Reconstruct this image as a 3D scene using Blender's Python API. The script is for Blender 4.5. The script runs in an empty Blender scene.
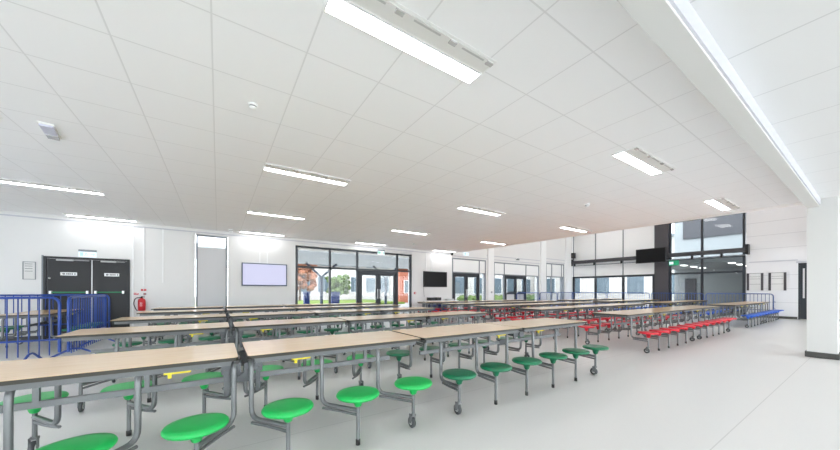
import bpy, math, random
from math import sin, cos, pi, atan, radians
random.seed(7)
sc = bpy.context.scene
COL = sc.collection

# ------------------------------------------------------------------ helpers
class MB:
    """collects shapes; build() links them as one mesh object"""
    def __init__(s):
        s.v = []; s.f = []; s.sm = []; s.mi = []
    def add(s, vs, fs, smooth=False, mi=0):
        o = len(s.v); s.v += [tuple(p) for p in vs]
        for f in fs:
            s.f.append(tuple(i + o for i in f)); s.sm.append(smooth); s.mi.append(mi)
    def box(s, x0, x1, y0, y1, z0, z1, mi=0):
        vs = [(x0,y0,z0),(x1,y0,z0),(x1,y1,z0),(x0,y1,z0),(x0,y0,z1),(x1,y0,z1),(x1,y1,z1),(x0,y1,z1)]
        s.add(vs, [(0,3,2,1),(4,5,6,7),(0,1,5,4),(1,2,6,5),(2,3,7,6),(3,0,4,7)], mi=mi); return s
    def bar(s, p, q, w, h, mi=0):
        """rectangular bar from p to q (w across, h up)"""
        import mathutils
        p = mathutils.Vector(p); q = mathutils.Vector(q); d = (q-p).normalized()
        up = mathutils.Vector((0,0,1)) if abs(d.z) < .95 else mathutils.Vector((0,1,0))
        a = d.cross(up).normalized()*w/2; b = a.cross(d).normalized()*h/2
        vs = [p-a-b,p+a-b,p+a+b,p-a+b,q-a-b,q+a-b,q+a+b,q-a+b]
        s.add(vs, [(3,2,1,0),(4,5,6,7),(0,1,5,4),(1,2,6,5),(2,3,7,6),(3,0,4,7)], mi=mi); return s
    def tube(s, pts, r, n=8, mi=0):
        import mathutils
        P = [mathutils.Vector(p) for p in pts]; rings = []
        prev = None
        for i, p in enumerate(P):
            if i == 0: d = P[1]-P[0]
            elif i == len(P)-1: d = P[-1]-P[-2]
            else: d = (P[i+1]-p).normalized() + (p-P[i-1]).normalized()
            d.normalize()
            if prev is None:
                up = mathutils.Vector((0,0,1)) if abs(d.z) < .9 else mathutils.Vector((1,0,0))
                a = d.cross(up).normalized()
            else:
                a = (prev - d*prev.dot(d)).normalized()
            prev = a; b = d.cross(a)
            rings.append([p + a*r*cos(2*pi*k/n) + b*r*sin(2*pi*k/n) for k in range(n)])
        vs = [v for R in rings for v in R]; fs = []
        for i in range(len(rings)-1):
            for k in range(n):
                fs.append((i*n+k, i*n+(k+1)%n, (i+1)*n+(k+1)%n, (i+1)*n+k))
        s.add(vs, fs, True, mi)
        m = (len(rings)-1)*n
        s.add(rings[0], [tuple(range(n))[::-1]], mi=mi); s.add(rings[-1], [tuple(range(n))], mi=mi)
        return s
    def lathe(s, prof, c=(0,0,0), n=24, axis='z', mi=0, smooth=True):
        vs = []; fs = []; m = len(prof)
        for r, z in prof:
            for k in range(n):
                a = 2*pi*k/n
                if axis == 'z': vs.append((c[0]+r*cos(a), c[1]+r*sin(a), c[2]+z))
                elif axis == 'y': vs.append((c[0]+r*cos(a), c[1]+z, c[2]+r*sin(a)))
                else: vs.append((c[0]+z, c[1]+r*cos(a), c[2]+r*sin(a)))
        for i in range(m-1):
            for k in range(n):
                fs.append((i*n+k, i*n+(k+1)%n, (i+1)*n+(k+1)%n, (i+1)*n+k))
        if prof[0][0] > 1e-6: fs.append(tuple(range(n))[::-1])
        if prof[-1][0] > 1e-6: fs.append(tuple(range((m-1)*n, m*n)))
        s.add(vs, fs, smooth, mi); return s
    def prism(s, poly, z0, z1, mi_top=0, mi_side=0):
        n = len(poly)
        vs = [(x,y,z0) for x,y in poly] + [(x,y,z1) for x,y in poly]
        s.add(vs, [tuple(range(n,2*n))], mi=mi_top)
        s.add(vs, [tuple(range(n))[::-1]] + [(i,(i+1)%n,n+(i+1)%n,n+i) for i in range(n)], mi=mi_side); return s
    def blob(s, c, rx, ry, rz, seed=0, n=14, m=9, rough=.18, mi=0):
        rnd = random.Random(seed); vs = []; fs = []
        for i in range(m+1):
            t = pi*i/m
            for k in range(n):
                a = 2*pi*k/n; q = 1 + rough*(rnd.random()*2-1)
                vs.append((c[0]+rx*q*sin(t)*cos(a), c[1]+ry*q*sin(t)*sin(a), c[2]-rz*q*cos(t)))
        for i in range(m):
            for k in range(n):
                fs.append((i*n+k, i*n+(k+1)%n, (i+1)*n+(k+1)%n, (i+1)*n+k))
        s.add(vs, fs, False, mi); return s
    def mesh(s, name, mats):
        me = bpy.data.meshes.new(name); me.from_pydata(s.v, [], s.f)
        for m in (mats if isinstance(mats, (list, tuple)) else [mats]): me.materials.append(m)
        me.polygons.foreach_set('use_smooth', s.sm); me.polygons.foreach_set('material_index', s.mi)
        me.update(); return me
    def build(s, name, mats, parent=None, loc=(0,0,0), rz=0):
        return link(name, s.mesh(name, mats), parent, loc, rz)

def link(name, data, parent=None, loc=(0,0,0), rz=0):
    o = bpy.data.objects.new(name, data); COL.objects.link(o)
    o.location = loc; o.rotation_euler = (0,0,rz)
    if parent: o.parent = parent
    return o
def thing(name, label, cat, loc=(0,0,0), rz=0, group=None):
    o = link(name, None, None, loc, rz); o.empty_display_size = .1
    return tag(o, label, cat, group)
def tag(o, label, cat, group=None, kind=None):
    o['label'] = label; o['category'] = cat
    if group: o['group'] = group
    if kind: o['kind'] = kind
    return o
def struct(o):
    o['kind'] = 'structure'; return o
def rounded(path, rad, seg=5):
    """polyline with its inner corners rounded"""
    import mathutils
    P = [mathutils.Vector(p) for p in path]; out = [P[0]]
    for i in range(1, len(P)-1):
        a = (P[i-1]-P[i]); b = (P[i+1]-P[i]); r = min(rad, a.length*.49, b.length*.49)
        A = P[i] + a.normalized()*r; B = P[i] + b.normalized()*r
        for k in range(seg+1):
            t = k/seg; out.append((1-t)*(1-t)*A + 2*t*(1-t)*P[i] + t*t*B)
    out.append(P[-1]); return out
def rrect(x0, x1, y0, y1, r, seg=4):
    out = []
    for cx, cy, a0 in ((x1-r,y1-r,0),(x0+r,y1-r,90),(x0+r,y0+r,180),(x1-r,y0+r,270)):
        for k in range(seg+1):
            a = radians(a0+90*k/seg); out.append((cx+r*cos(a), cy+r*sin(a)))
    return out

# ------------------------------------------------------------------ materials
def srgb(r, g, b):
    f = lambda c: (c/255/12.92) if c/255 <= .04045 else ((c/255+.055)/1.055)**2.4
    return (f(r), f(g), f(b), 1)
def mat(name, rgb, rough=.5, metal=0, spec=.5, coat=0, emit=None, es=1, noise=0, nscale=8, sub=None):
    m = bpy.data.materials.new(name); m.use_nodes = True
    nt = m.node_tree; b = nt.nodes['Principled BSDF']
    c = srgb(*rgb)
    b.inputs['Base Color'].default_value = c
    b.inputs['Roughness'].default_value = rough; b.inputs['Metallic'].default_value = metal
    b.inputs['Specular IOR Level'].default_value = spec
    if coat: b.inputs['Coat Weight'].default_value = coat; b.inputs['Coat Roughness'].default_value = .08
    if emit: b.inputs['Emission Color'].default_value = srgb(*emit); b.inputs['Emission Strength'].default_value = es
    if noise:
        tc = nt.nodes.new('ShaderNodeTexCoord'); n = nt.nodes.new('ShaderNodeTexNoise'); n.inputs['Scale'].default_value = nscale
        n.inputs['Detail'].default_value = 4
        r = nt.nodes.new('ShaderNodeMapRange'); r.inputs['To Min'].default_value = 1-noise; r.inputs['To Max'].default_value = 1+noise
        mx = nt.nodes.new('ShaderNodeMix'); mx.data_type = 'RGBA'; mx.blend_type = 'MULTIPLY'; mx.inputs[0].default_value = 1
        mx.inputs[6].default_value = c
        nt.links.new(tc.outputs['Object'], n.inputs['Vector']); nt.links.new(n.outputs['Fac'], r.inputs['Value'])
        nt.links.new(r.outputs['Result'], mx.inputs[7]); nt.links.new(mx.outputs[2], b.inputs['Base Color'])
    return m
def grid_mat(name, base, line, px, py, ox, oy, w, rough=.8, line_rough=.4, noise=.0, pz=0):
    """flat colour with thin joint lines every px / py metres in object space (0 = none)"""
    m = bpy.data.materials.new(name); m.use_nodes = True; nt = m.node_tree; N = nt.nodes.new; L = nt.links.new
    b = nt.nodes['Principled BSDF']; b.inputs['Specular IOR Level'].default_value = .4
    tc = N('ShaderNodeTexCoord'); sx = N('ShaderNodeSeparateXYZ'); L(tc.outputs['Object'], sx.inputs[0])
    def M(op, a, c):
        n = N('ShaderNodeMath'); n.operation = op
        for i, q in enumerate((a, c)):
            if q is None: continue
            if isinstance(q, (int, float)): n.inputs[i].default_value = q
            else: L(q, n.inputs[i])
        return n.outputs[0]
    masks = []
    for ax, per, off in ((0,px,ox),(1,py,oy),(2,pz,.1)):
        if not per: continue
        q = M('ADD', sx.outputs[ax], -off + per*1000 + w/2)
        q = M('MODULO', q, per); masks.append(M('LESS_THAN', q, w))
    k = masks[0] if len(masks) == 1 else M('MAXIMUM', masks[0], masks[1])
    mx = N('ShaderNodeMix'); mx.data_type = 'RGBA'; mx.inputs[6].default_value = srgb(*base); mx.inputs[7].default_value = srgb(*line)
    L(k, mx.inputs[0])
    out = mx.outputs[2]
    if noise:
        n = N('ShaderNodeTexNoise'); n.inputs['Scale'].default_value = 60; n.inputs['Detail'].default_value = 5
        L(tc.outputs['Object'], n.inputs['Vector'])
        r = N('ShaderNodeMapRange'); r.inputs['To Min'].default_value = 1-noise; r.inputs['To Max'].default_value = 1+noise
        L(n.outputs['Fac'], r.inputs['Value'])
        m2 = N('ShaderNodeMix'); m2.data_type = 'RGBA'; m2.blend_type = 'MULTIPLY'; m2.inputs[0].default_value = 1
        L(out, m2.inputs[6]); L(r.outputs['Result'], m2.inputs[7]); out = m2.outputs[2]
    L(out, b.inputs['Base Color'])
    rr = N('ShaderNodeMapRange'); rr.inputs['To Min'].default_value = rough; rr.inputs['To Max'].default_value = line_rough
    L(k, rr.inputs['Value']); L(rr.outputs['Result'], b.inputs['Roughness'])
    return m
def wood_mat(name, c1, c2, rough, coat=0, scale=(1.2, 14, 14)):
    m = bpy.data.materials.new(name); m.use_nodes = True; nt = m.node_tree; N = nt.nodes.new; L = nt.links.new
    b = nt.nodes['Principled BSDF']
    tc = N('ShaderNodeTexCoord'); mp = N('ShaderNodeMapping'); mp.inputs['Scale'].default_value = scale
    n = N('ShaderNodeTexNoise'); n.inputs['Scale'].default_value = 3; n.inputs['Detail'].default_value = 6; n.inputs['Distortion'].default_value = .6
    cr = N('ShaderNodeValToRGB'); cr.color_ramp.elements[0].color = srgb(*c1); cr.color_ramp.elements[1].color = srgb(*c2)
    cr.color_ramp.elements[0].position = .3; cr.color_ramp.elements[1].position = .7
    L(tc.outputs['Object'], mp.inputs[0]); L(mp.outputs[0], n.inputs['Vector']); L(n.outputs['Fac'], cr.inputs[0]); L(cr.outputs[0], b.inputs['Base Color'])
    b.inputs['Roughness'].default_value = rough
    if coat: b.inputs['Coat Weight'].default_value = coat; b.inputs['Coat Roughness'].default_value = .2
    return m
def glass_mat(name, tint, refl=1.0):
    m = bpy.data.materials.new(name); m.use_nodes = True; nt = m.node_tree; N = nt.nodes.new; L = nt.links.new
    nt.nodes.remove(nt.nodes['Principled BSDF'])
    t = N('ShaderNodeBsdfTransparent'); t.inputs[0].default_value = (*tint, 1)
    g = N('ShaderNodeBsdfGlossy'); g.inputs['Roughness'].default_value = .02
    fr = N('ShaderNodeFresnel'); fr.inputs[0].default_value = 1.45
    mu = N('ShaderNodeMath'); mu.operation = 'MULTIPLY'; mu.inputs[1].default_value = refl
    mx = N('ShaderNodeMixShader'); gm = N('ShaderNodeNewGeometry'); sb = N('ShaderNodeMath'); sb.operation = 'SUBTRACT'; sb.inputs[0].default_value = 1
    m3 = N('ShaderNodeMath'); m3.operation = 'MULTIPLY'; L(gm.outputs['Backfacing'], sb.inputs[1])
    L(fr.outputs[0], mu.inputs[0]); L(mu.outputs[0], m3.inputs[0]); L(sb.outputs[0], m3.inputs[1]); L(m3.outputs[0], mx.inputs[0]); L(t.outputs[0], mx.inputs[1]); L(g.outputs[0], mx.inputs[2])
    L(mx.outputs[0], nt.nodes['Material Output'].inputs[0]); return m

M_wall = mat('white_wall_paint', (228,228,227), .7, noise=.015, nscale=2)
M_white = mat('white_gloss_paint', (242,243,243), .4)
M_panel = grid_mat('white_wall_boards', (228,228,230), (206,206,209), 0, 0, 0, 0, .02, .6, .5, 0, .6)
M_ceil = grid_mat('ceiling_tiles', (249,250,252), (230,231,233), .6, .603, -.04, 0, .0115, .85, .35)
M_ceil2 = grid_mat('plasterboard_ceiling', (222,222,221), (200,200,199), .78, 0, 3.05, 0, .014, .8, .5)
M_soffit = mat('soffit_paint', (245,244,244), .8)
M_beam = mat('beam_paint', (212,212,209), .6)
M_lilac = mat('grey_trim', (196,197,204), .6)
M_floor = grid_mat('vinyl_floor', (214,213,211), (194,193,191), 0, 2.0, 0, .72, .008, .32, .4, noise=.03)
M_skirt = mat('dark_skirting', (70,70,66), .5)
M_top = wood_mat('beech_laminate', (224,180,124), (238,203,150), .28, coat=.8)
M_edge = mat('olive_table_edge', (40,36,24), .5)
M_under = mat('table_underside', (120,120,118), .6)
M_steel = mat('grey_table_steel', (116,118,119), .35, .3)
M_apron = mat('dark_apron_steel', (98,100,101), .4, .2)
M_dsteel = mat('dark_bracket_steel', (84,86,88), .45, .4)
M_rubber = mat('black_rubber', (40,40,40), .6)
M_wheel = mat('grey_caster', (72,74,76), .5)
M_yellow = mat('yellow_latch', (214,196,40), .45)
SEAT = {k: mat(k+'_seat_plastic', c, .33) for k, c in dict(bright_green=(26,176,84), dark_green=(16,108,72), teal_green=(30,120,90), red=(214,34,52), blue=(34,92,196)).items()}
M_blue = mat('blue_barrier_paint', (24,64,146), .35)
M_navy = mat('navy_barrier_paint', (46,74,134), .4)
M_black = mat('black_door', (34,35,38), .5)
M_frame = mat('dark_grey_aluminium', (44,49,56), .45)
M_frame2 = mat('mid_grey_aluminium', (128,134,140), .45)
M_chrome = mat('brushed_metal', (205,207,208), .3, .6)
M_green = mat('safety_green', (30,130,84), .45)
M_red = mat('safety_red', (200,30,40), .4)
M_signwhite = mat('sign_white', (240,242,243), .5)
M_signgrey = mat('sign_grey', (120,122,124), .5)
M_paper = mat('paper_grey', (222,222,221), .6)
M_exit = mat('exit_sign_white', (226,240,246), .3, emit=(220,240,250), es=.35)
M_exitg = mat('exit_sign_green', (40,150,110), .4, emit=(40,160,110), es=.25)
M_tv = mat('black_screen', (14,14,16), .4, spec=.25)
M_tvb = mat('black_bezel', (20,20,22), .45)
M_lcd = mat('lit_screen', (110,112,138), .4, emit=(222,223,250), es=.40)
M_bezel = mat('slate_bezel', (70,82,104), .4)
M_lamp = mat('lamp_diffuser', (250,250,250), .5, emit=(252,253,255), es=8)
M_lamp2 = mat('high_lamp_diffuser', (250,250,250), .5, emit=(255,253,250), es=5)
M_grille = mat('white_grille', (226,226,224), .4)
M_slot = mat('grey_slot', (188,188,188), .5)
M_silver = mat('silver_bracket', (235,235,235), .25, .5)
M_dark = mat('charcoal_beam', (66,66,70), .5)
M_pier = mat('dark_grey_cladding', (74,72,76), .5)
M_blind = mat('pale_grey_blind', (206,207,209), .7)
M_glass = glass_mat('clear_glass', (.96,.97,.97), .9)
M_dimglass = glass_mat('dimming_glass', (.68,.69,.70), 1.0)  # tint colour cuts the outdoor brightness and daylight through the panes
M_smoke = glass_mat('grey_transom_glass', (.47,.475,.48), 1.2)
M_tint = glass_mat('tinted_glass', (.70,.73,.74), 1.3)
M_oak = wood_mat('oak_door', (196,160,110), (214,180,130), .4)

# ------------------------------------------------------------------ camera
H = 1.21; F_PX = 305.6; YAW = radians(56.55); ROLL = .0021
cam = bpy.data.cameras.new('camera'); co = link('camera', cam, None, (0,0,H))
cam.sensor_width = 36; cam.lens = F_PX/840*36; cam.shift_y = (290.0-225)/840; cam.clip_start = .05; cam.clip_end = 300
import mathutils
fw = mathutils.Vector((cos(YAW), sin(YAW), 0)); rt = mathutils.Vector((sin(YAW), -cos(YAW), 0)); up = mathutils.Vector((0,0,1))
# the photograph's horizon drops slightly to the right
r2 = rt*cos(ROLL) + up*sin(ROLL); u2 = up*cos(ROLL) - rt*sin(ROLL)
co.matrix_world = mathutils.Matrix(((r2.x,u2.x,-fw.x,0),(r2.y,u2.y,-fw.y,0),(r2.z,u2.z,-fw.z,H),(0,0,0,1)))
sc.camera = co

# ------------------------------------------------------------------ room shell
XW, XE, YS = -8.0, 20.5, -6.0
TH = atan(.031)
def nY(X): return 11.1 + .031*(X+4.15)
def nx(X): return (X-XW)/cos(TH)               # along the north wall from its west end
CZ = 3.01; ROOF = 5.7
b = MB().box(XW-.2, XE+.2, YS-.2, 12.0, -.1, 0)
struct(b.build('floor', M_floor))
# tiled ceiling, a slab that ends over the tables along a slanted edge
b = MB()
poly = [(XW,.63),(9.86,.63),(9.34,11.52),(XW,11.0)]
b.prism(poly, CZ, CZ+.25); struct(b.build('ceiling', M_ceil))
b = MB(); b.prism([(9.86,.77),(10.16,.77),(9.62,11.53),(9.34,11.52)], CZ-.006, CZ+.25)
struct(b.build('trim_1', M_soffit))
b = MB(); b.box(XW, XE, YS, .63, 2.87, 3.1); struct(b.build('ceiling_lower', M_ceil2))
b = MB(); b.box(XW, 9.4, .63, .77, 2.73, 3.1); struct(b.build('trim_2', M_beam))
# wall over the lower ceiling and over the slab edge, closing the double-height space
b = MB(); b.box(XW, 9.04, .615, .63, 2.75, 2.87); struct(b.build('beam_shade_strip', M_lilac))  # shade of the beam's side face, put into the strip's darker colour
b = MB(); b.box(9.62, XE, .63, .77, 2.87, ROOF); struct(b.build('wall_upper_south', M_wall))
b = MB(); b.prism([(9.72,.77),(9.84,.77),(9.30,11.6),(9.18,11.6)], CZ+.25, ROOF); struct(b.build('wall_upper_west', M_wall))
b = MB(); b.box(9.0, XE+.2, .5, 12.2, ROOF, ROOF+.1); struct(b.build('ceiling_upper', M_wall))
b = MB(); b.box(XW-.2, XE+.2, YS-.2, YS, 2.8, 3.1); b.box(XW-.2, XE+.2, YS-.2, YS, 0, .08)
SW = [XW + .3 + 3.5*k for k in range(8)]
pv = XW-.2
for x in SW: b.box(pv, x, YS-.2, YS, .08, 2.8); pv = x + 3.35
b.box(pv, XE+.2, YS-.2, YS, .08, 2.8)
struct(b.build('wall_south', M_wall))
b = MB(); b.box(XW-.2, XW, YS, 11.2, 2.8, 3.2); b.box(XW-.2, XW, YS, 11.2, 0, .08)
WW = [YS + .3 + 3.35*k for k in range(4)]
pv = YS
for y in WW: b.box(XW-.2, XW, pv, y, .08, 2.8); pv = y + 3.2
b.box(XW-.2, XW, pv, 11.2, .08, 2.8)
struct(b.build('wall_west', M_wall))
def added_daylight_window(nm, L, loc, rz, gm=None):
    r = link(nm, None, None, loc, rz); r['kind'] = 'structure'
    MB().box(0,.05,0,.08,.08,2.8).box(L-.05,L,0,.08,.08,2.8).box(.05,L-.05,0,.08,2.74,2.8).box(.05,L-.05,0,.08,.08,.14).box(L/2-.03,L/2+.03,0,.08,.14,2.74).build('window_frame', M_frame, r)
    MB().box(.03,L-.03,.03,.04,.1,2.78).build('glass_pane', gm or M_glass, r)
for k, x in enumerate(SW): added_daylight_window('window_%d' % (10+k), 3.35, (x, YS-.15, 0), 0)  # south window row, added to fill the room with even daylight
for k, y in enumerate(WW): added_daylight_window('window_%d' % (20+k), 3.2, (XW-.05, y, 0), pi/2, M_dimglass)  # west windows, unseen, added for more daylight
# north wall with its openings, in its own frame
OPEN = [(-.57,.26,.1,2.87),(2.25,7.13,0,2.78),(9.47,11.86,0,2.80),(12.46,16.62,0,2.76),(17.33,19.46,0,2.97)]
b = MB(); WT = .3
def nbox(b, x0, x1, z0, z1, y0=0, y1=WT): b.box(nx(x0), nx(x1), y0, y1, z0, z1)
prev = XW
for x0, x1, z0, z1 in OPEN:
    nbox(b, prev, x0, 0, ROOF); nbox(b, x0, x1, z1, ROOF)
    if z0 > 0: nbox(b, x0, x1, 0, z0)
    prev = x1
nbox(b, prev, XE+.2, 0, ROOF)
struct(b.build('wall_north', M_wall, None, (XW, nY(XW), 0), TH))
# east wall
b = MB()
def ebox(b, y0, y1, z0, z1, x0=XE, x1=XE+.3): b.box(x0, x1, y0, y1, z0, z1)
ebox(b, .63, 1.68, 0, ROOF); ebox(b, 1.97, 3.5, 0, ROOF); ebox(b, 1.68, 1.97, 2.42, ROOF); ebox(b, 3.5, 6.42, 4.95, ROOF)
ebox(b, 7.06, 11.98, 4.95, ROOF); ebox(b, YS, .63, 0, 3.1)
struct(b.build('wall_east', M_panel))
b = MB()
for y0, y1 in ((7.08,8.66),(8.72,10.28),(10.36,11.76)): ebox(b, y0, y1, 2.15, 4.95, XE+.02, XE+.2)
struct(b.build('wall_east_spandrel', M_white))
b = MB()
for y in (7.07, 8.69, 10.32, 11.8): ebox(b, y-.025, y+.025, 2.13, 4.95, XE, XE+.05)
struct(b.build('trim_3', M_frame2))
b = MB(); ebox(b, 6.43, 7.05, 0, ROOF, XE-.06, XE+.3); struct(b.build('trim_4', M_pier))
# skirting
b = MB(); ebox(b, 1.99, 3.5, 0, .10, XE-.015, XE); ebox(b, YS, 1.66, 0, .1, XE-.015, XE); struct(b.build('baseboard_east', M_skirt))
b = MB(); pv = XW
for x0, x1 in ((-3.53,-1.95),(2.25,7.13),(9.47,11.86),(12.46,16.62),(17.33,19.46)):
    nbox(b, pv, x0, 0, .1, -.015, 0); pv = x1
nbox(b, pv, XE, 0, .1, -.015, 0)
struct(b.build('baseboard_north', M_skirt, None, (XW, nY(XW), 0), TH))
# moulding lines on the high north wall
b = MB()
for z in (2.84, 3.03): nbox(b, 11.9, 16.7, z, z+.035, -.02, 0)
for z in (3.00, 3.2): nbox(b, 17.3, 19.5, z, z+.035, -.02, 0)
nbox(b, 9.5, 11.9, 2.86, 2.89, -.02, 0); nbox(b, XW, 9.3, 2.90, 2.93, -.012, 0)
struct(b.build('trim_5', M_lilac, None, (XW, nY(XW), 0), TH))
b = MB()
for x0, x1 in ((11.95,12.4),(16.7,17.25),(19.6,20.2)): nbox(b, x0, x1, 0, ROOF, -.08, 0)
struct(b.build('trim_6', M_white, None, (XW, nY(XW), 0), TH))
b = MB(); b.box(XE-.02, XE, 1.98, 3.4, 2.5, 2.54); b.box(XE-.06, XE, 1.62, 2.02, 2.38, 2.46); struct(b.build('trim_7', M_lilac))
# column with its dark plinth
c = MB().box(9.05, 9.39, .43, .77, 0, 2.87).build('column', M_beam); struct(c)
p = MB()
for a in ((9.03,9.05,.41,.79),(9.39,9.41,.41,.79),(9.05,9.39,.41,.43),(9.05,9.39,.77,.79)): p.box(*a, 0, .1)
p.build('plinth', M_skirt, c)

# ------------------------------------------------------------------ things on the north wall
def nroot(name, label, cat, X, z=0, group=None, d=0):
    return thing(name, label, cat, (X + d*sin(TH), nY(X) - d*cos(TH), z), TH, group)
def nstruct(name, X):
    o = link(name, None, None, (X, nY(X), 0), TH); o['kind'] = 'structure'; return o
K = 1/cos(TH)
def glazing(name, X0, X1, z0, z1, mull, trans, w=.06, mat_=None, panes=None, pmat=None):
    """frame with mullions; panes between them"""
    mat_ = mat_ or M_frame
    r = nstruct(name, X0); W = (X1-X0)*K
    f = MB().box(0, w, -.0, .1, z0, z1).box(W-w, W, 0, .1, z0, z1).box(w, W-w, 0, .1, z1-w, z1)
    if z0 > .02: f.box(w, W-w, 0, .1, z0, z0+w)
    for x in mull: q = (x-X0)*K; f.box(q-w/2, q+w/2, 0, .1, z0, z1-w)
    for z in trans: f.box(w, W-w, .0, .09, z-w/2, z+w/2)
    f.build('window_frame', mat_, r)
    if name == 'window_2':
        MB().box(w*.5, W-w*.5, .045, .055, z0+.01, trans[0]).build('glass_pane', M_dimglass, r)
        MB().box(w*.5, W-w*.5, .045, .055, trans[0], z1-w*.5).build('transom_pane', M_smoke, r)
    else: MB().box(w*.5, W-w*.5, .045, .055, z0+.01, z1-w*.5).build('glass_pane', pmat or M_dimglass, r)
    return r
glazing('window_1', -.55, .24, .12, 2.85, [], [], .045, M_frame2)
w1 = bpy.data.objects['window_1']
MB().box(.02, .78, .02, .026, .165, 2.46).box(.045, .745, .012, .036, 2.44, 2.48).build('roller_blind', M_blind, w1)
glazing('window_2', 2.27, 7.11, 0, 2.76, [3.48, 4.57, 6.40], [2.02], .06)
glazing('window_3', 9.49, 11.84, 0, 2.78, [11.36], [2.08], .055, M_frame2)
glazing('window_4', 12.48, 16.6, 0, 2.74, [13.34, 15.3], [2.07], .055, M_frame2)
glazing('window_5', 17.35, 19.44, 0, 2.95, [18.0, 19.15], [2.08], .07, M_frame2)
MB().box(0.050, 2.300, .02, .035, 2.11, 2.73).build('spandrel_panel', M_white, bpy.data.objects['window_3'])
MB().box(0.050, 4.070, .02, .035, 2.10, 2.69).build('spandrel_panel', M_white, bpy.data.objects['window_4'])
MB().box(0.070, 2.020, .02, .035, 2.12, 2.88).build('spandrel_panel', M_white, bpy.data.objects['window_5'])
def ddoor(name, X0, X1, top, bars=None, stile=.1, kick=False):
    r = nstruct(name, X0); W = (X1-X0)*K; mid = W/2
    MB().box(0, .06, -.02, .09, 0, top).box(W-.06, W, -.02, .09, 0, top).box(.06, W-.06, -.02, .09, top-.08, top).build('door_frame', M_frame, r)
    for a, q, s in ((.065, mid-.004, 1), (mid+.004, W-.065, -1)):
        l = MB().box(a, a+stile, 0, .05, .02, top-.085).box(q-stile, q, 0, .05, .02, top-.085).box(a+stile, q-stile, 0, .05, top-.085-stile, top-.085).box(a+stile, q-stile, 0, .05, .02, .2)
        if kick: l.box(a+stile, q-stile, 0, .05, .98, 1.03)
        lf = l.build('door_leaf', M_frame, r)
        MB().box(a+stile, q-stile, .02, .028, .2, top-.085-stile).build('glass_pane', M_glass, lf)
        if kick:
            MB().box(a+stile, q-stile, .01, .02, .2, .98).build('frosted_panel', M_blind, lf)
            MB().bar((a+.1,-.05,1.06),(q-.1,-.05,1.06),.03,.05).box(a+.2,q-.2,-.06,-.0,1.03,1.13).build('push_bar', M_frame, lf)
        else:
            hx = q-.05 if s > 0 else a+.05
            MB().tube([(hx,-.05,.85),(hx,-.05,1.25)], .014).tube([(hx,-.05,.9),(hx,0,.9)], .01).tube([(hx,-.05,1.2),(hx,0,1.2)], .01).build('door_handle', M_chrome, lf)
    return r
ddoor('door_2', 4.60, 6.37, 1.98)
ddoor('door_3', 9.52, 11.33, 2.05)
ddoor('door_4', 13.37, 15.27, 2.04, kick=True)
# blue side posts in the narrow panes
# black double fire door
r = nstruct('door_1', -3.5); W = 1.52*K
MB().box(0, .05, -.03, .04, 0, 2.01).box(W-.05, W, -.03, .04, 0, 2.01).box(.05, W-.05, -.03, .04, 1.96, 2.01).build('door_frame', M_black, r)
MB().box(-.03, 0, -.02, .0, 0, 2.03).build('architrave', M_frame2, r)
for a, q in ((.053, .81), (.816, W-.053)):
    lf = MB().box(a, q, -.022, -.001, .01, 1.955).build('door_leaf', M_black, r)
    MB().box(a+.08, q-.08, -.085, -.055, 1.12, 1.15).build('panic_bar', M_green, lf)
    MB().box(a+.05, a+.09, -.09, -.022, 1.10, 1.17).box(q-.09, q-.05, -.09, -.022, 1.10, 1.17).build('panic_bar_bracket', M_chrome, lf)
    MB().box(a+.16, a+.44, -.07, -.022, 1.91, 1.945).bar((a+.3,-.06,1.93),(q-.04,-.05,1.93),.012,.012).build('door_closer', M_slot, lf)
    sg = MB().box(a+.22, a+.5, -.028, -.022, 1.55, 1.63).build('notice_plate', M_signwhite, lf)
    k = MB().lathe([(.025,0),(.025,.002)], (a+.275,-.0305,1.59), 12, 'y')
    for i, (p0, p1) in enumerate(((.32,.34),(.35,.375),(.385,.40),(.41,.43),(.455,.475))): k.box(a+p0, a+p1, -.0295, -.028, 1.57, 1.61)
    k.build('notice_lettering', M_signgrey, sg)
MB().box(.808, .820, -.032, -.022, .03, 1.95).build('meeting_strip', M_chrome, r)
MB().lathe([(.018,0),(.018,.03)], (.10,-.05,1.6-.12), 12, 'y').build('door_knob', M_chrome, r)

M_exitp = mat('exit_sign_pale_blue', (176,206,226), .4, emit=(176,206,226), es=.3)
def exit_sign(X, z0, z1, w, label, d=.0, pm=None):
    r = nroot('exit_sign', label, 'exit sign', X, z0, 'exit signs', d)
    MB().box(0, w, -.05, 0, z1-z0-.05, z1-z0).build('housing', M_frame2, r)
    p = MB().box(0, w, -.03, -.015, 0, z1-z0-.05).build('sign_plate', M_exit, r)
    h = z1-z0-.05; k = MB(); y = -.031
    # doorway block, running figure and arrow
    k.box(w*.08, w*.26, y-.002, y+.001, h*.15, h*.85)
    k.build('doorway_mark', pm or M_exitg, p); k = MB()
    k.lathe([(h*.09,0),(h*.09,.002)], (w*.42, y-.001, h*.74), 10, 'y')
    for p0, p1 in (((.42,.68),(.40,.42)),((.40,.42),(.50,.28)),((.50,.28),(.52,.10)),((.40,.42),(.32,.2)),((.42,.62),(.53,.5)),((.42,.62),(.33,.5))):
        k.bar((w*p0[0], y, h*p0[1]), (w*p1[0], y, h*p1[1]), .003, h*.10)
    k.build('running_figure', pm or M_exitg, p); k = MB()
    k.bar((w*.66,y,h*.5),(w*.9,y,h*.5),.003,h*.12); k.bar((w*.80,y,h*.72),(w*.92,y,h*.5),.003,h*.1); k.bar((w*.80,y,h*.28),(w*.92,y,h*.5),.003,h*.1)
    k.build('arrow', pm or M_exitg, p)
exit_sign(-2.92, 2.03, 2.21, .31, 'pale blue-white exit sign with a dark top bar above the black double doors', 0, M_exitp)
exit_sign(5.44, 2.66, 2.86, .31, 'small pale green exit sign on the head of the glazed screen, above its double doors')
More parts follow.
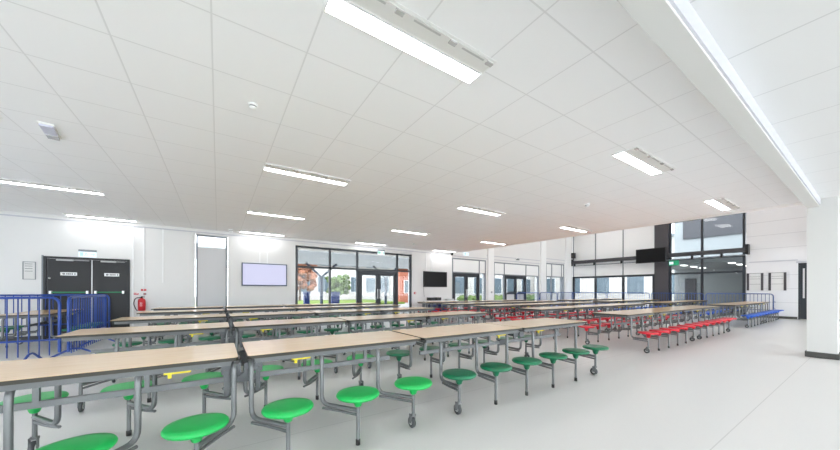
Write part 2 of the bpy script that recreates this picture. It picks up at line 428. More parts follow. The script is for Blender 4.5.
r = nroot('exit_sign', 'faint white exit sign high on the wall right of the black television, above glazed doors', 'exit sign', 10.2, 2.95, 'exit signs')
MB().box(0, .34, -.05, 0, .0, .14).build('housing', M_exit, r); MB().box(.04, .16, -.053, -.05, .03, .11).build('pictogram', M_exitp, r); MB().box(.2,.3,-.053,-.05,.06,.08).build('arrow', M_exitp, r)

# framed notice beside the doors
r = nroot('framed_notice', 'thin framed white notice on the wall left of the black double doors', 'notice', -3.82, 1.44)
MB().box(0, .2, -.02, 0, 0, .012).box(0, .2, -.02, 0, .408, .42).box(0, .012, -.02, 0, .012, .408).box(.188, .2, -.02, 0, .012, .408).build('frame', M_frame2, r)
MB().box(.012, .188, -.01, 0, .012, .408).build('paper', M_paper, r)
k = MB()
for z in (.36, .31, .25, .19): k.box(.03, .15, -.0115, -.01, z, z+.012)
k.build('print_lines', M_signgrey, r)
# extinguisher, signs
r = nroot('fire_extinguisher', 'red fire extinguisher with black hose hung on the wall right of the black doors', 'fire extinguisher', -1.73, .63)
MB().lathe([(0,0),(.07,0),(.08,.015),(.08,.26),(.07,.31),(.03,.335),(.025,.35)], (0,-.1,0), 20).build('cylinder', M_red, r)
MB().lathe([(.02,.35),(.02,.375),(.012,.38)], (0,-.1,0), 10).bar((-.02,-.1,.385),(.07,-.1,.40),.02,.012).bar((-.02,-.1,.375),(.065,-.1,.365),.02,.01).build('valve_head', M_rubber, r)
MB().tube(rounded([(-.015,-.1,.365),(-.13,-.1,.35),(-.17,-.1,.2),(-.12,-.1,.05),(-.085,-.1,.0)], .1), .011).build('hose', M_rubber, r)
lb = MB()
for z in (.13,.16,.19,.215): lb.box(-.03,.02,-.1825,-.178,z,z+.008)
lb.build('printed_label', M_signwhite, r)
MB().box(-.05, .05, -.035, -.004, .05, .3).build('wall_bracket', M_rubber, r)
def wallsign(X, z, w, h, label, m, marks, name='safety_sign', cat='sign', group='safety signs by the extinguisher'):
    r = nroot(name, label, cat, X, z, group)
    MB().box(0, w, -.006, 0, 0, h).build('plate', m, r)
    k = MB()
    for x0, x1, z0, z1 in marks: k.box(w*x0, w*x1, -.0075, -.006, h*z0, h*z1)
    return r, k
r, k = wallsign(-1.94, 1.05, .14, .08, 'white strip sign with red print left of the fire extinguisher, by the door frame', M_signwhite, [(.05,.7,.6,.85),(.2,.95,.2,.45),(.8,.95,.5,.8)]); k.build('print', M_red, r)
r, k = wallsign(-1.76, 1.17, .11, .05, 'red sign above the fire extinguisher, upper of two small plates', M_red, [(.42,.55,.2,.8)]); k.build('print', M_signwhite, r)
r, k = wallsign(-1.71, 1.06, .06, .05, 'tiny dark red plate just over the fire extinguisher valve', M_signgrey, [(.2,.8,.3,.7)]); k.build('print', M_red, r)
# conduits
def conduit(X, z0, z1, label, w=.03):
    o = MB().box(-w/2, w/2, -.025, 0, z0, z1).build('cable_conduit', M_white, None, (X, nY(X), 0), TH)
    tag(o, label, 'conduit', 'cable conduits on the long wall')
conduit(-1.98+.06, 0, 2.9, 'thin white conduit running down the wall beside the right jamb of the black doors')
conduit(-1.8+.1, 1.3, 2.9, 'short white conduit dropping above the fire extinguisher')
conduit(-1.30, 1.4, 2.9, 'white conduit on bare wall between the extinguisher and the tall blind window')
conduit(1.14, 2.08, 2.9, 'left one of two conduits above the lit wall screen')
conduit(1.36, 2.08, 2.9, 'right one of two conduits above the lit wall screen')
conduit(7.9, 2.08, 2.9, 'left one of two conduits above the black television')
conduit(8.2, 2.08, 2.9, 'right one of two conduits above the black television')
def screen(X0, X1, z0, z1, name, label, cat, ms, mb, w=.03):
    r = nroot(name, label, cat, X0, z0); W = (X1-X0)*K; h = z1-z0
    MB().box(0, w, -.08, -.02, 0, h).box(W-w, W, -.08, -.02, 0, h).box(w, W-w, -.08, -.02, h-w, h).box(w, W-w, -.08, -.02, 0, w*1.3).build('bezel', mb, r)
    MB().box(w, W-w, -.072, -.02, w*1.3, h-w).build('screen', ms, r)
    MB().box(W*.3, W*.7, -.02, 0, h*.25, h*.75).build('wall_mount', M_dsteel, r)
    return r
screen(.62, 1.96, 1.33, 2.07, 'wall_screen', 'lit lavender flat screen in a slate bezel on the long white wall', 'screen', M_lcd, M_bezel)
t = screen(7.74, 9.09, 1.35, 2.06, 'television', 'switched-off black television on the long wall between two glazed screens', 'television', M_tv, M_tvb)
o = MB().tube(rounded([(7.76-7.74,-.012,0),(.03,-.012,-.2),(.06,-.012,-.45)], .1), .006).build('cable', M_rubber, t)
r = nroot('call_point', 'tiny red break-glass call point on the wall left of the black television', 'call point', 7.24, 1.03)
MB().box(0, .09, -.04, 0, 0, .09).build('housing', M_red, r); MB().box(.02, .07, -.043, -.04, .02, .07).build('glass_panel', M_signwhite, r)
r = nroot('call_point', 'small dark call point on the white pier between the two glazed door screens', 'call point', 12.15, 1.05, None, .08)
MB().box(0, .09, -.03, 0, 0, .09).build('housing', M_signgrey, r); MB().box(.02, .07, -.033, -.03, .02, .07).build('glass_panel', M_signwhite, r)
# serving table below the television
r = nroot('side_table', 'white side table with dark legs against the wall below the black television', 'table', 7.7, 0)
MB().box(0, 1.75, -.5, -.02, .70, .735).build('tabletop', M_white, r)
for x in (.05, 1.7):
    for y in (-.46, -.06): MB().box(x-.02, x+.02, y-.02, y+.02, 0, .70).build('leg', M_frame, r)
for i, (x, lab) in enumerate(((.16,'left black box on the side table below the television'),(.5,'right black box on the side table below the television'))):
    bx = nroot('appliance', lab, 'appliance', 7.7+x, .735, 'black boxes under the television')
    MB().box(0, .26, -.42, -.12, 0, .14).build('body', M_tvb, bx); MB().box(.03, .23, -.425, -.42, .03, .11).build('front_panel', M_frame, bx)
tag(MB().lathe([(0,.0),(.18,0),(.24,.06),(.23,.065),(.17,.012),(0,.012)], (0,0,0), 20).build('serving_dish', M_chrome, None, (9.1, nY(9.1)-.26, .735)), 'grey shallow dish on the right end of the side table', 'dish')
for x, lab in ((.25,'left blue crate on the floor under the side table'),(.75,'right blue crate on the floor under the side table')):
    cr = nroot('crate', lab, 'crate', 7.7+x, 0, 'blue crates under the side table')
    k = MB().box(0,.4,-.4,-.1,0,.02).box(0,.015,-.4,-.1,.02,.55).box(.385,.4,-.4,-.1,.02,.55).box(.015,.385,-.4,-.385,.02,.55).box(.015,.385,-.115,-.1,.02,.55); k.build('shell', M_navy, cr)
    MB().box(.13,.27,-.404,-.4,.42,.48).build('hand_hold', M_rubber, cr)
# floodlight / sensor over the far doors
r = nroot('security_floodlight', 'small twin-headed lamp on the wall above the far glazed double doors', 'lamp', 14.3, 2.98)
MB().box(0,.16,-.05,0,-.02,.1).build('base', M_white, r)
for x in (.02,.14): MB().lathe([(.02,0),(.05,-.06),(.05,-.09)], (x,-.05,.0), 12, 'y').build('lamp_head', M_frame2, r)
r = nroot('wall_camera', 'black dome camera at the ceiling edge right of the black television', 'camera', 9.42, 2.93)
MB().box(-.05,.05,-.1,0,.02,.07).build('mount', M_rubber, r); MB().lathe([(.05,.02),(.048,-.01),(.03,-.04),(0,-.05)], (0,-.06,0), 14).build('dome', M_tvb, r)

# ------------------------------------------------------------------ east wall glazing and things
def eglaz(name, y0, y1, z0, z1, mull, trans, w, m, pm, x=XE):
    r = link(name, None, None, (x, y0, 0)); r['kind'] = 'structure'; W = y1-y0
    f = MB().box(.0,.1,0,w,z0,z1).box(0,.1,W-w,W,z0,z1).box(0,.1,w,W-w,z1-w,z1)
    for q in mull: f.box(0,.1,q-y0-w/2,q-y0+w/2,z0,z1-w)
    for t in trans: f.box(0.005,.09,w,W-w,t-w/2,t+w/2)
    f.build('window_frame', m, r); MB().box(.045,.055,w*.5,W-w*.5,z0+.01,z1-w*.5).build('glass_pane', pm, r); return r
eglaz('window_6', 7.06, 11.84, 0, 2.14, [8.69, 10.32], [], .12, M_frame, M_dimglass)
eglaz('window_7', 3.53, 6.42, 0, 4.94, [5.06], [2.11, 2.86], .09, M_frame, M_tint)
r = link('door_5', None, None, (XE, 1.68, 0)); r['kind'] = 'structure'
MB().box(0,.1,0,.05,0,2.42).box(0,.1,.24,.29,0,2.42).box(0,.1,.05,.24,2.3,2.42).build('door_frame', M_frame, r)
lf = MB().box(.03,.07,.05,.24,.02,2.3).build('door_leaf', M_frame, r)
MB().box(.02,.03,.12,.17,.9,2.15).build('vision_panel', M_blind, lf)
r = link('door_6', None, None, (XE, .95, 0)); r['kind'] = 'structure'
MB().box(-.06,0,-1.05,.02,2.04,2.12).box(-.06,0,-.02,.02,0.1,2.04).build('door_frame', M_frame, r)
lf = MB().box(-.05,0,-1.0,-.02,.12,2.04).build('door_leaf', M_oak, r)
MB().box(-.052,-.05,-.98,-.5,2.13,2.36).build('sign_panel', M_tvb, r)
def notice(y, label):
    r = thing('notice_board', label, 'notice board', (XE, y, 1.22), 0, 'grey notice panels on the far white wall')
    for a in (0, .44): MB().box(-.04, 0, a, a+.075, 0, .79).build('side_rail', M_pier, r)
    p = MB().box(-.02, 0, .075, .44, .01, .78).build('panel', M_paper, r)
    k = MB()
    for z in (.28,.52,.62): k.box(-.023,-.02,.09,.43,z,z+.012)
    k.build('print_lines', M_signgrey, p)
    MB().box(-.03, 0, .075, .44, .775, .79).build('top_rail', M_signgrey, r)
notice(2.96, 'left grey-railed notice panel on the far white wall, next to the dark glazing')
notice(2.29, 'right grey-railed notice panel on the far white wall, nearer the dark door')
r = thing('tie_beam', 'long charcoal beam with square end plates spanning across the far windows', 'beam', (XE, 3.4, 2.98))
MB().box(-.3, -.12, .03, 8.42, .02, .22).build('beam', M_dark, r)
for a in (-.02, 8.4): MB().box(-.36, 0, a, a+.09, -.1, .36).build('end_plate', M_tvb, r)
MB().box(-.2, -.14, .1, 8.3, -.14, -.10).build('lower_rail', M_frame2, r)
k = MB()
for y in (.9, 2.0, 5.3, 6.9, 8.2): k.box(-.22,-.12,y-.04,y+.04,-.14,.04)
k.build('hanger', M_tvb, r)
r = thing('television', 'black ribbed television hung on the charcoal beam in front of the dark pier', 'television', (XE-.32, 6.44, 2.76))
MB().box(-.1, 0, 0, 1.4, 0, .79).build('bezel', M_tvb, r); MB().box(-.103, -.1, .03, 1.37, .03, .76).build('screen', M_tv, r)
MB().box(0, .02, .5, .9, .26, .42).build('mount', M_dsteel, r)
r = thing('loudspeaker', 'small black loudspeaker in the corner above the left end of the charcoal beam', 'loudspeaker', (XE-.05, 11.72, 3.4))
MB().box(-.26, -.02, -.13, .13, 0, .36).build('cabinet', M_tvb, r); MB().box(-.265, -.26, -.1, .1, .03, .33).build('grille', M_frame, r); MB().box(-.02,.05,-.03,.03,.1,.26).bar((-.1,0,0),(-.1,0,-.08),.04,.04).build('bracket', M_rubber, r)
r = thing('exit_sign', 'lit green exit sign beside the black television, in front of the dark glazing', 'exit sign', (XE-.02, 5.98, 2.5), 0, 'exit signs')
MB().box(-.06, 0, 0, .42, .06, .32).build('housing', M_exitg, r); MB().box(-.064,-.06,.22,.40,.12,.26).build('pictogram', M_exit, r)
MB().box(-.04,-.02,.19,.23,.32,.42).build('bracket', M_frame, r)

# ------------------------------------------------------------------ ceiling lights
def light_mesh(L=1.24, wb=.13, wg=.16, z=0):
    parts = {}
    parts['housing'] = (MB().box(-.02, L+.02, -wg-wb/2-.01, wb/2+.014, -.004, .0).box(-.012, L+.012, wb/2, wb/2+.012, -.012, -.004).box(-.012, L+.012, -wb/2-.012, -wb/2, -.012, -.004).box(-.012, 0, -wb/2, wb/2, -.012, -.004).box(L, L+.012, -wb/2, wb/2, -.012, -.004), M_white)
    parts['diffuser'] = (MB().box(0, L, -wb/2, wb/2, -.010, -.004), M_lamp)
    g = MB().box(0, L, -wb/2-wg+.01, -wb/2-.03, -.012, -.004)
    parts['grille'] = (g, M_grille)
    parts['slot'] = (MB().box(-.11, .11, -wb/2-wg+.02, -wb/2-wg+.035, -.014, -.012), M_slot)
    parts['clip'] = (MB().box(-.03, .03, -wb/2-wg+.012, -wb/2-wg+.045, -.022, -.012), M_silver)
    return {n: (b_.mesh(n, m)) for n, (b_, m) in parts.items()}
LM = light_mesh()
def ceiling_light(X, Y, label, z=CZ):
    r = thing('ceiling_light', label, 'ceiling light', (X, Y, z), 0, 'strip lights in the tiled ceiling')
    for q in ('housing','diffuser','grille'): link(q, LM[q], r)
    for a in (.19, .62, 1.04): link('slot', LM['slot'], r, (a,0,0))
    for a in (.03, .40, .84, 1.21): link('clip', LM['clip'], r, (a,0,0))
DESC = {
 (.57,1.91): 'largest, nearest strip light, crossing the top of the photo',
 (.57,5.04): 'strip light in the middle column, second from the camera',
 (.57,8.1): 'third strip light of the middle column, before the lit wall screen',
 (.57,10.98): 'strip light against the wall just above the lit lavender screen',
 (-3.05,8.1): 'strip light at the left edge, one row in front of the black doors',
 (-3.05,10.88): 'strip light close to the wall above the black double doors',
 (4.37,1.91): 'bright strip light on the right side, nearer of two beside the white beam',
 (4.37,5.07): 'strip light over the second row of tables, right of centre',
 (4.37,8.13): 'strip light two rows before the glazed screen with the courtyard view',
 (4.37,11.05): 'strip light close above the glazed screen with the courtyard view',
 (8.15,1.91): 'strip light at the far right end, farther of two beside the white beam',
 (8.15,5.03): 'strip light near the slanting ceiling edge, in front of the loudspeaker corner',
 (8.15,8.2): 'strip light near the slanting ceiling edge, above the far glazed doors',
 (8.15,11.2): 'strip light at the ceiling corner above the black television',
 (-3.05,1.91): 'unseen strip light added over the left, nearest row',  # out-of-view lamp added to light the room
 (-3.16,5.04): 'strip light over the left, outside the photo, second row',
 (-6.85,1.91): 'unseen strip light added by the far left wall, nearest row', (-6.85,5.04): 'unseen strip light added by the far left wall, second row',  # far left lamps are unseen, added to light the room
 (-6.85,8.1): 'unseen strip light added by the far left wall, third row'}
for (x, y), l in DESC.items(): ceiling_light(x, y, l)
n = 0
for x in (-6.85,-3.05,.57,4.37,8.15,11.95,15.7):  # lamps behind the camera, added to light the room
    for y in (-1.2,-4.3):
        ceiling_light(x, y, 'unseen strip light added in the lower ceiling behind the camera', 2.87)
hl = MB().box(0,1.5,-.3,.3,-.06,-.01).mesh('diffuser', M_lamp2); hh = MB().box(-.05,1.55,-.35,.35,-.01,0).box(-.05,0,-.35,.35,-.07,-.01).box(1.5,1.55,-.35,.35,-.07,-.01).mesh('housing', M_white)
for x in (11.5, 15.0, 18.0):  # hidden panels added to brighten the double-height space
    for y in (2.6, 6.0, 9.4):
        r = thing('added_high_light', 'wide unseen panel light added in the high roof to brighten the double-height space', 'ceiling light', (x,y,ROOF), 0, 'unseen panel lights added in the high roof')
        link('diffuser', hl, r); link('housing', hh, r)
def dome(X, Y, label, name='smoke_detector', s=1):
    r = thing(name, label, 'detector', (X,Y,CZ), 0, 'round detectors on the ceiling')
    MB().lathe([(.055*s,0),(.055*s,-.018*s),(.05*s,-.02*s)], (0,0,0), 20).build('base', M_white, r)
    MB().lathe([(.04*s,-.02*s),(.04*s,-.032*s)], (0,0,0), 16).build('vents', M_tvb, r)
    MB().lathe([(.044*s,-.032*s),(.04*s,-.045*s),(.02*s,-.055*s),(0,-.056*s)], (0,0,0), 16).build('cap', M_white, r)
dome(.28, 3.38, 'white smoke detector with dark vents on the tiles left of the nearest strip light', s=.8)
dome(6.44, 3.41, 'white smoke detector on the tiles right of centre, near the strip light by the beam', s=1.0)
dome(6.31, 10.01, 'tiny dark detector on the ceiling before the glazed screen')
dome(.32, 10.8, 'small grey detector on the ceiling above the tall blind window', s=1.2)
r = thing('ceiling_emergency_light', 'pale bluish emergency light unit on the ceiling tiles at the left', 'emergency light', (-1.585, 5.18, CZ), radians(8))
MB().box(-.06,.06,-.2,.2,-.02,0).build('base', M_grille, r)
MB().box(-.05,.05,-.19,.06,-.04,-.02).build('diffuser', mat('bluish_diffuser',(214,216,232),.3), r)
MB().box(-.045,.045,.07,.19,-.045,-.02).build('battery_cover', M_silver, r)

# ------------------------------------------------------------------ folding tables
ZT = .735
def stool_mesh(dx):
    b = MB()
    b.tube([(0,0,.03),(0,0,.33)], .0145)
    path = rounded([(0,0,.27),(dx*.55,.16,.27),(dx,.29,.27),(dx,.29,.69),(dx,.53,.69)], .085)
    b.tube(path, .0175)
    p2 = rounded([(0,0,.232),(dx*.55,.16,.238),(dx,.262,.245)], .05, 3)
    b.tube(p2, .011, 6)
    return b.mesh('stool', M_steel)
SM = {d: stool_mesh(d) for d in (0, .2, -.2)}
def seat_mesh(m):
    return MB().lathe([(.019,.30),(.026,.305),(.048,.372),(.12,.376),(.158,.381),(.166,.392),(.166,.400),(.158,.411),(.12,.416),(0,.414)], (0,0,0), 28).mesh('seat', m)
SEATM = {k: seat_mesh(m) for k, m in SEAT.items()}
FOOT = MB().lathe([(.018,0),(.018,.04),(.0155,.045)], (0,0,0), 10).mesh('rubber_foot', M_rubber)
cb = MB().box(-.022,-.018,-.002,.034,.045,.125).box(.018,.022,-.002,.034,.045,.125).box(-.022,.022,-.012,.02,.105,.125)
CAST_F = cb.mesh('caster', M_steel)
CAST_W = MB().lathe([(0,-.0145),(.022,-.0145),(.022,.0145),(0,.0145)], (0,.022,.05), 14, 'x', 1).lathe([(.0,-.013),(.046,-.013),(.05,-.009),(.05,.009),(.046,.013),(0,.013)], (0,.022,.05), 20, 'x').mesh('wheel', [M_wheel, M_grille])
POSTC = {}
def stool_mesh_c(dx):
    b = MB(); b.tube([(0,0,.105),(0,0,.33)], .0145)
    b.tube(rounded([(0,0,.27),(dx*.55,.16,.27),(dx,.29,.27),(dx,.29,.69),(dx,.53,.69)], .085), .0175)
    b.tube(rounded([(0,0,.232),(dx*.55,.16,.238),(dx,.262,.245)], .05, 3), .011, 6)
    return b.mesh('stool', M_steel)
SMC = {d: stool_mesh_c(d) for d in (0, .2, -.2)}
TM = {}
def top_meshes(half, gap, model, width=.70):
    key = (half, gap, model)
    if key in TM: return TM[key]
    w = width/2; d = {}
    for s in (-1, 1):
        x0, x1 = (gap/2, half) if s > 0 else (-half, -gap/2)
        b = MB(); b.prism(rrect(x0+.002, x1-.002, -w, w, .025), ZT-.024, ZT-.0015, 1, 1); b.prism(rrect(x0+.005, x1-.005, -w+.003, w-.003, .023), ZT-.0015, ZT, 0, 0)
        d['top', s] = b.mesh('tabletop', [M_top, M_edge])
        a = MB()
        for y in (-w+.05, w-.05): a.box(x0+.05, x1-.05, y-.018, y+.018, ZT-.062, ZT-.024)
        for x in (x0+.06, x1-.06): a.box(x-.018, x+.018, -w+.068, w-.068, ZT-.062, ZT-.024)
        d['apron', s] = a.mesh('apron_rail', M_apron)
        l = MB(); xm = .35 if s > 0 else -.42
        l.box(xm-.02, xm+.12, -w+.03, -w+.06, ZT-.074, ZT-.062).box(xm, xm+.02, -w+.035, -w+.05, ZT-.10, ZT-.074)
        d['latch', s] = l.mesh('latch_handle', M_yellow)
    sp = MB()
    sp.box(-half+.18, half-.18, -.014, .014, .485, .525)
    d['spine'] = sp
    h = MB()
    g = .10 if model == 'A' else .07
    for y in (-.27, .27):
        h.box(-g-.03, -.012, y-.006, y+.006, ZT-.13, ZT-.062); h.box(.012, g+.03, y-.006, y+.006, ZT-.13, ZT-.062)
        if model == 'A':
            h.bar((-g,y+.01,ZT-.08),(g+.02,y+.01,.50),.008,.028); h.bar((g,y-.01,ZT-.08),(-g-.02,y-.01,.50),.008,.028)
            h.bar((-g,y,ZT-.1),(-g,y,.46),.03,.03); h.bar((g,y,ZT-.1),(g,y,.46),.03,.03)
    h.box(-g-.02, -.012, -.27, .27, ZT-.11, ZT-.08).box(.012, g+.02, -.27, .27, ZT-.11, ZT-.08)
    h.box(-g, g, -.02, .02, .47, .54)
    d['hinge'] = h.mesh('hinge_bracket', M_dsteel)
    TM[key] = d; return d
SPINE = {}
def make_table(x, y, label, seat, model='A', half=1.525, offs=(.255,.765,1.275), rz=0, row=None):
    gap = .05 if model == 'A' else .012
    r = thing('folding_dining_table', label, 'dining table', (x,y,0), rz, 'folding dining tables with fixed stools')
    d = top_meshes(half, gap, model)
    for s in (-1, 1):
        t = link('tabletop', d['top',s], r); link('apron_rail', d['apron',s], t); link('latch_handle', d['latch',s], t)
    key = (half, model)
    if key not in SPINE:
        sp = d['spine']
        for o in offs:
            for s in (-1,1):
                dx = -s*.2 if model == 'A' else 0
                sp.box(s*o+dx-.014, s*o+dx+.014, -.06, .06, .675, .705); sp.box(s*o+dx-.014, s*o+dx+.014, -.014, .014, .525, .675)
        SPINE[key] = sp.mesh('spine_rail', M_steel)
    link('spine_rail', SPINE[key], r)
    link('hinge_bracket', d['hinge'], r)
    for side in (1, -1):
        for s in (-1, 1):
            for i, o in enumerate(offs):
                dx = (-s*.2 if model == 'A' else 0)*side
                end = i == len(offs)-1
                st = link('stool', (SMC if end else SM)[dx], r, (s*o, -side*.59, 0), 0 if side > 0 else pi)
                link('seat', SEATM[seat], st)
                if end:
                    c = link('caster', CAST_F, st); link('wheel', CAST_W, st)
                else: link('rubber_foot', FOOT, st)
    return r
ROWS = [2.85, 4.93, 6.80, 8.62, 10.22]
ORD = ['front', 'second', 'third', 'fourth', 'fifth']
for i, y in enumerate(ROWS):
    a = 'bright_green' if i == 0 else 'dark_green'
    if i == 0:
        l1 = 'nearest folding table at lower left with bright green stools and a tan top'; l2 = 'front-row folding table with dark green stools, right of the bright green one'
    elif i == 4:
        l1 = 'left green-stool table of the last row, along the wall under the lit screen'; l2 = 'right green-stool table of the last row, along the wall under the courtyard glazing'
    else:
        l1 = 'left green-stool table of the %s row from the camera' % ORD[i]; l2 = 'right green-stool table of the %s row, beside the red-stool tables' % ORD[i]
    make_table(.15, y, l1, a, 'A'); make_table(3.225, y, l2, 'dark_green' if i in (0,2,4) else 'teal_green', 'B')
for i, y in enumerate([3.07, 5.0, 6.75, 8.37, 9.95]):
    make_table(8.17, y, 'left red-stool table of the %s row from the camera' % ORD[i], 'red', 'B')
    make_table(11.23, y, 'right red-stool table of the %s row, before the blue-stool tables' % ORD[i], 'red', 'B')
for i, y in enumerate([3.0, 5.0, 6.9, 8.7]):
    make_table(15.55, y, 'left blue-stool table of the %s row from the camera, at the far end' % ORD[i], 'blue', 'B', 1.4, (.235,.705,1.175))
    make_table(18.37, y, 'right blue-stool table of the %s row, next to the far windows' % ORD[i], 'blue', 'B', 1.4, (.235,.705,1.175))
make_table(-3.05, 9.72, 'short table with green stools standing inside the blue barriers at the left', 'dark_green', 'B', .95, (.25,.68), pi/2)

# ------------------------------------------------------------------ blue barriers
BM = {}
def barrier(x, y, L, rz, label, m, group='blue crowd barriers', h=1.07, sp=.115):
    key = (L, m.name)
    if key not in BM:
        f = MB().tube(rounded([(0,0,.14),(0,0,h),(L,0,h),(L,0,.14)], .12), .021, 10)
        f.tube([(0,0,.36),(L,0,.36)], .015)
        b = MB(); n = int(L/sp)
        for k in range(1, n): b.tube([(L*k/n,0,.10),(L*k/n,0,h-.01)], .0085, 6)
        ft = MB().tube(rounded([(0,-.30,.015),(0,-.06,.15),(0,.06,.15),(0,.30,.015)], .04), .017).box(-.02,.02,-.33,-.27,0,.014).box(-.02,.02,.27,.33,0,.014)
        hk = MB().tube(rounded([(0,0,.75),(-.05,0,.75),(-.05,0,.68)], .02), .008, 6).tube(rounded([(0,0,.45),(-.05,0,.45),(-.05,0,.38)], .02), .008, 6)
        BM[key] = (f.mesh('frame', m), b.mesh('bars', m), ft.mesh('foot', m), hk.mesh('coupling_hook', m))
    f, b, ft, hk = BM[key]
    r = thing('crowd_barrier', label, 'barrier', (x,y,0), rz, group)
    link('frame', f, r); link('bars', b, r); link('foot', ft, r, (.32,0,0)); link('foot', ft, r, (L-.32,0,0)); link('coupling_hook', hk, r)
barrier(-4.66, 7.82, 2.42, radians(-3), 'front blue barrier at the left edge, parallel to the table rows', M_blue)
barrier(-2.13, 7.66, 2.05, radians(90), 'blue barrier running back from the corner towards the black doors', M_blue)
barrier(-4.75, 10.95, 2.4, TH, 'rear blue barrier along the wall in front of the black doors', M_blue)
nb = 0
ql = ['first','second','third']
for i, x in enumerate((13.9, 16.1, 18.0)):
    barrier(x, nY(x)-.42, 2.1 if i == 0 else 1.8, TH, '%s blue barrier of the line along the far glazed wall, counted from the left' % ql[i], M_navy, 'barriers along the far walls')
for i, y in enumerate((2.62, 4.91, 7.2, 9.49)):
    lab = ['rightmost blue barrier with a rounded end, in front of the notice panels','blue barrier below the dark tinted glazing','blue barrier in front of the dark pier','blue barrier in front of the far corner window'][i]
    barrier(20.15, y, 2.2, pi/2, lab, M_navy, 'barriers along the far walls')

# ------------------------------------------------------------------ outside, beyond the glass
M_bounce = mat('bounce_paving', (232,231,229), .8)  # white unseen ground, added to bounce daylight up to the ceiling
M_pave = mat('pale_paving', (150,149,146), .8, noise=.05, nscale=3)
M_grass = mat('lawn', (104,124,44), .9, noise=.2, nscale=6)
M_render = mat('pale_render', (196,193,187), .8)
M_blueglass = mat('window_glass_far', (92,108,118), .25)
M_brick = mat('red_brick', (176,104,80), .8, noise=.1, nscale=20)
M_leaf = mat('green_leaves', (92,112,60), .9, noise=.3, nscale=5)
M_autumn = mat('autumn_leaves', (150,100,76), .9, noise=.3, nscale=5)
M_bark = mat('bark', (110,92,76), .9)
M_bin = mat('blue_bin', (20,52,120), .5)
M_soff = mat('canopy_white', (236,237,238), .6)
nt = M_soff.node_tree; tl = nt.nodes.new('ShaderNodeBsdfTranslucent'); tl.inputs[0].default_value = (.9,.92,.93,1)
ms = nt.nodes.new('ShaderNodeMixShader'); ms.inputs[0].default_value = .45
nt.links.new(nt.nodes['Principled BSDF'].outputs[0], ms.inputs[1]); nt.links.new(tl.outputs[0], ms.inputs[2]); nt.links.new(ms.outputs[0], nt.nodes['Material Output'].inputs[0])
M_post = mat('canopy_steel', (66,80,100), .5)
o = MB().box(-8.3, 60, 11.95, 70, -.12, -.06).build('outside_paving', M_pave); struct(o)
o = MB().box(-40, -8.3, -6.25, 30, -.12, -.06).build('bounce_ground_west', M_bounce); struct(o)
o = MB().box(-40, 60, -40, -6.25, -.12, -.06).build('bounce_ground_south', M_bounce); struct(o)
o = MB().box(20.9, 60, -6, 11.6, -.12, -.06).build('outside_path', M_pave); struct(o)
tag(MB().box(-15, 14.2, 24, 33, -.06, .12).build('lawn', M_grass), 'strip of green grass in the courtyard beyond the glass', 'grass', kind='stuff')
cn = thing('entrance_canopy', 'white flat canopy on forked grey posts outside the glazed screens', 'canopy', (9.7,19,0))
MB().box(-12.5, 3.4, -5.5, 1.3, 2.85, 2.87).build('roof_slab', M_soff, cn)
for x in (-8.8, -4.4, 0, ):
    MB().tube([(x,0,-.06),(x,0,2.03)], .09, 10).tube([(x,0,1.98),(x-.95,0,2.85)], .06, 8).tube([(x,0,1.98),(x+.95,0,2.85)], .06, 8).build('forked_post', M_post, cn)
def building(x, y, w, dpt, h, label, rows, m, pitch=1.7):
    r = thing('building', label, 'building', (x,y,-.06)); 
    MB().box(0, w, 0, dpt, 0, h).build('wall', m, r); MB().box(-.2, w+.2, -.3, dpt, h, h+.25).build('roof', M_frame2, r)
    n = int(w/pitch)
    for z0, z1 in rows:
        for k_ in range(n):
            xx = .5 + k_*pitch
            f = MB().box(xx-.05, xx+pitch*.62+.05, -.06, 0, z0-.05, z1+.05).build('window', M_white, r)
            MB().box(xx, xx+pitch*.62, -.075, -.06, z0, z1).build('pane', M_blueglass, f)
building(8, 40, 26, 8, 7.2, 'pale two-storey school building across the courtyard', ((1.0,3.0),(4.4,6.2)), M_render, 2.2)
building(15.1, 26.5, 1.4, .6, 3.4, 'narrow red brick block at the right side of the courtyard', ((1.0,2.2),), M_brick, 1.2)
building(17.0, 24, 26, 6, 6.4, 'pale school wing facing the far glazed doors', ((.9,2.6),(3.8,5.4)), M_render, 2.6)
def tree(x, y, h, r_, label, m, seed):
    r = thing('tree', label, 'tree', (x,y,-.06))
    MB().tube([(0,0,0),(0.05,0,h*.5),(0,.05,h*.75)], .12, 8).build('trunk', M_bark, r)
    rnd = random.Random(seed); b = MB()
    for k_ in range(70):
        a = rnd.random()*6.28; q = rnd.random()**.6*r_*.9
        b.blob((q*cos(a), q*sin(a), h*.62+rnd.uniform(-.3,.35)*h), r_*.2, r_*.2, r_*.17, seed*31+k_, 9, 6, .35)
    b.build('crown', m, r)
tree(7.2, 34, 4.0, 1.7, 'reddish autumn tree at the left of the courtyard view', M_autumn, 3)
tree(11.2, 33.5, 2.9, 1.3, 'green tree beside the autumn tree in the courtyard', M_leaf, 5)
aw2 = thing('building', 'pale low block opposite the far corner window', 'building', (33, 8.2, -.06))
MB().box(0, 6, 0, 15, 0, 6).build('wall', M_render, aw2); MB().box(-.3, 6, -.2, 15.2, 6, 6.2).build('roof', M_frame2, aw2)
for y in (1.0, 4.0, 7.0, 10.0, 13.0):
    f = MB().box(-.06, 0, y-.05, y+1.45, .9, 2.7).build('window', M_white, aw2); MB().box(-.075, -.06, y, y+1.4, .95, 2.65).build('pane', M_blueglass, f)
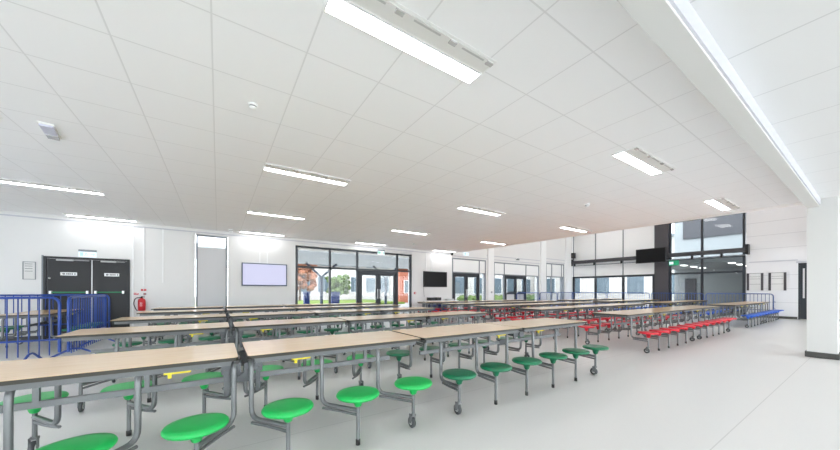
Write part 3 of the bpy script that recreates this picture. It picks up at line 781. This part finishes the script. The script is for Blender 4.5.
def bin_(x, y, label, w):
    r = thing('waste_bin', label, 'bin', (x,y,-.06), 0, 'blue bins in the courtyard')
    MB().box(-w/2, w/2, -.15, .15, .05, 1.0).build('body', M_bin, r)
    MB().prism([(-w/2-.03,-.18),(w/2+.03,-.18),(w/2+.03,.18),(-w/2-.03,.18)], 1.0, 1.14).build('lid', M_bin, r)
    for s in (-1,1): MB().lathe([(.0,-.02),(.09,-.02),(.09,.02),(0,.02)], (s*w*.35,-.16,.09), 12, 'y').build('wheel', M_rubber, r)
bin_(4.65, 20, 'small blue bin in the courtyard, left of the canopy post', .32)
bin_(6.46, 20, 'wide blue bin in the courtyard, right of the canopy post', .52)
for i, (x, y, l) in enumerate(((19,21.6,'x'),)):
    k = MB()
    for j in range(14): k.blob((j*.9,0,.3), .7, .6, .45, 40+j, 9, 6, .25)
    tag(k.build('hedge', M_leaf, None, (x,y,-.06)), 'low green hedge outside the far glazed doors', 'hedge')
# neighbouring wing behind the tinted glazing
aw = thing('neighbouring_wing', 'grey neighbouring wing seen through the tall tinted glazing', 'building', (21.2, 2.2, -.06))
M_wing = mat('grey_wing_wall', (160,162,163), .8); M_wing2 = mat('grey_wing_floor', (150,156,158), .5)
MB().box(6.0, 6.2, -1.5, 6, 0, 6.5).build('wall', M_wing, aw)
MB().box(.2, 6.0, -1.5, -1.3, 0, 6.5).build('side_wall', M_wing, aw)
MB().box(.2, 6.0, -1.3, 6, 2.75, 2.95).build('floor_slab', M_wing, aw)
MB().box(5.9, 6.0, 2.4, 5.5, 4.84, 6.45).build('upper_window', M_pier, aw)
MB().box(5.95, 6.0, 4.8, 5.4, .06, 2.1).build('corridor_door', M_pier, aw)
k = MB()
for x in (1.5,3.2,4.9):
    for y in (.3,2.2,4.2): k.box(x-.25,x+.25,y-.1,y+.1,2.72,2.75)
k.build('downlight', M_lamp2, aw)

# ------------------------------------------------------------------ light and view
w = bpy.data.worlds.new('world'); sc.world = w; w.use_nodes = True
bg = w.node_tree.nodes['Background']; bg.inputs[0].default_value = (.90,.95,1,1); bg.inputs[1].default_value = 5
vs = sc.view_settings; vs.view_transform = 'Standard'; vs.look = 'None'; vs.gamma = 1; vs.use_curve_mapping = False
vs.exposure = .80
try:
    sc.cycles.max_bounces = 12; sc.cycles.diffuse_bounces = 8; sc.cycles.glossy_bounces = 4; sc.cycles.transparent_max_bounces = 12
    sc.cycles.sample_clamp_indirect = 6
except Exception: pass
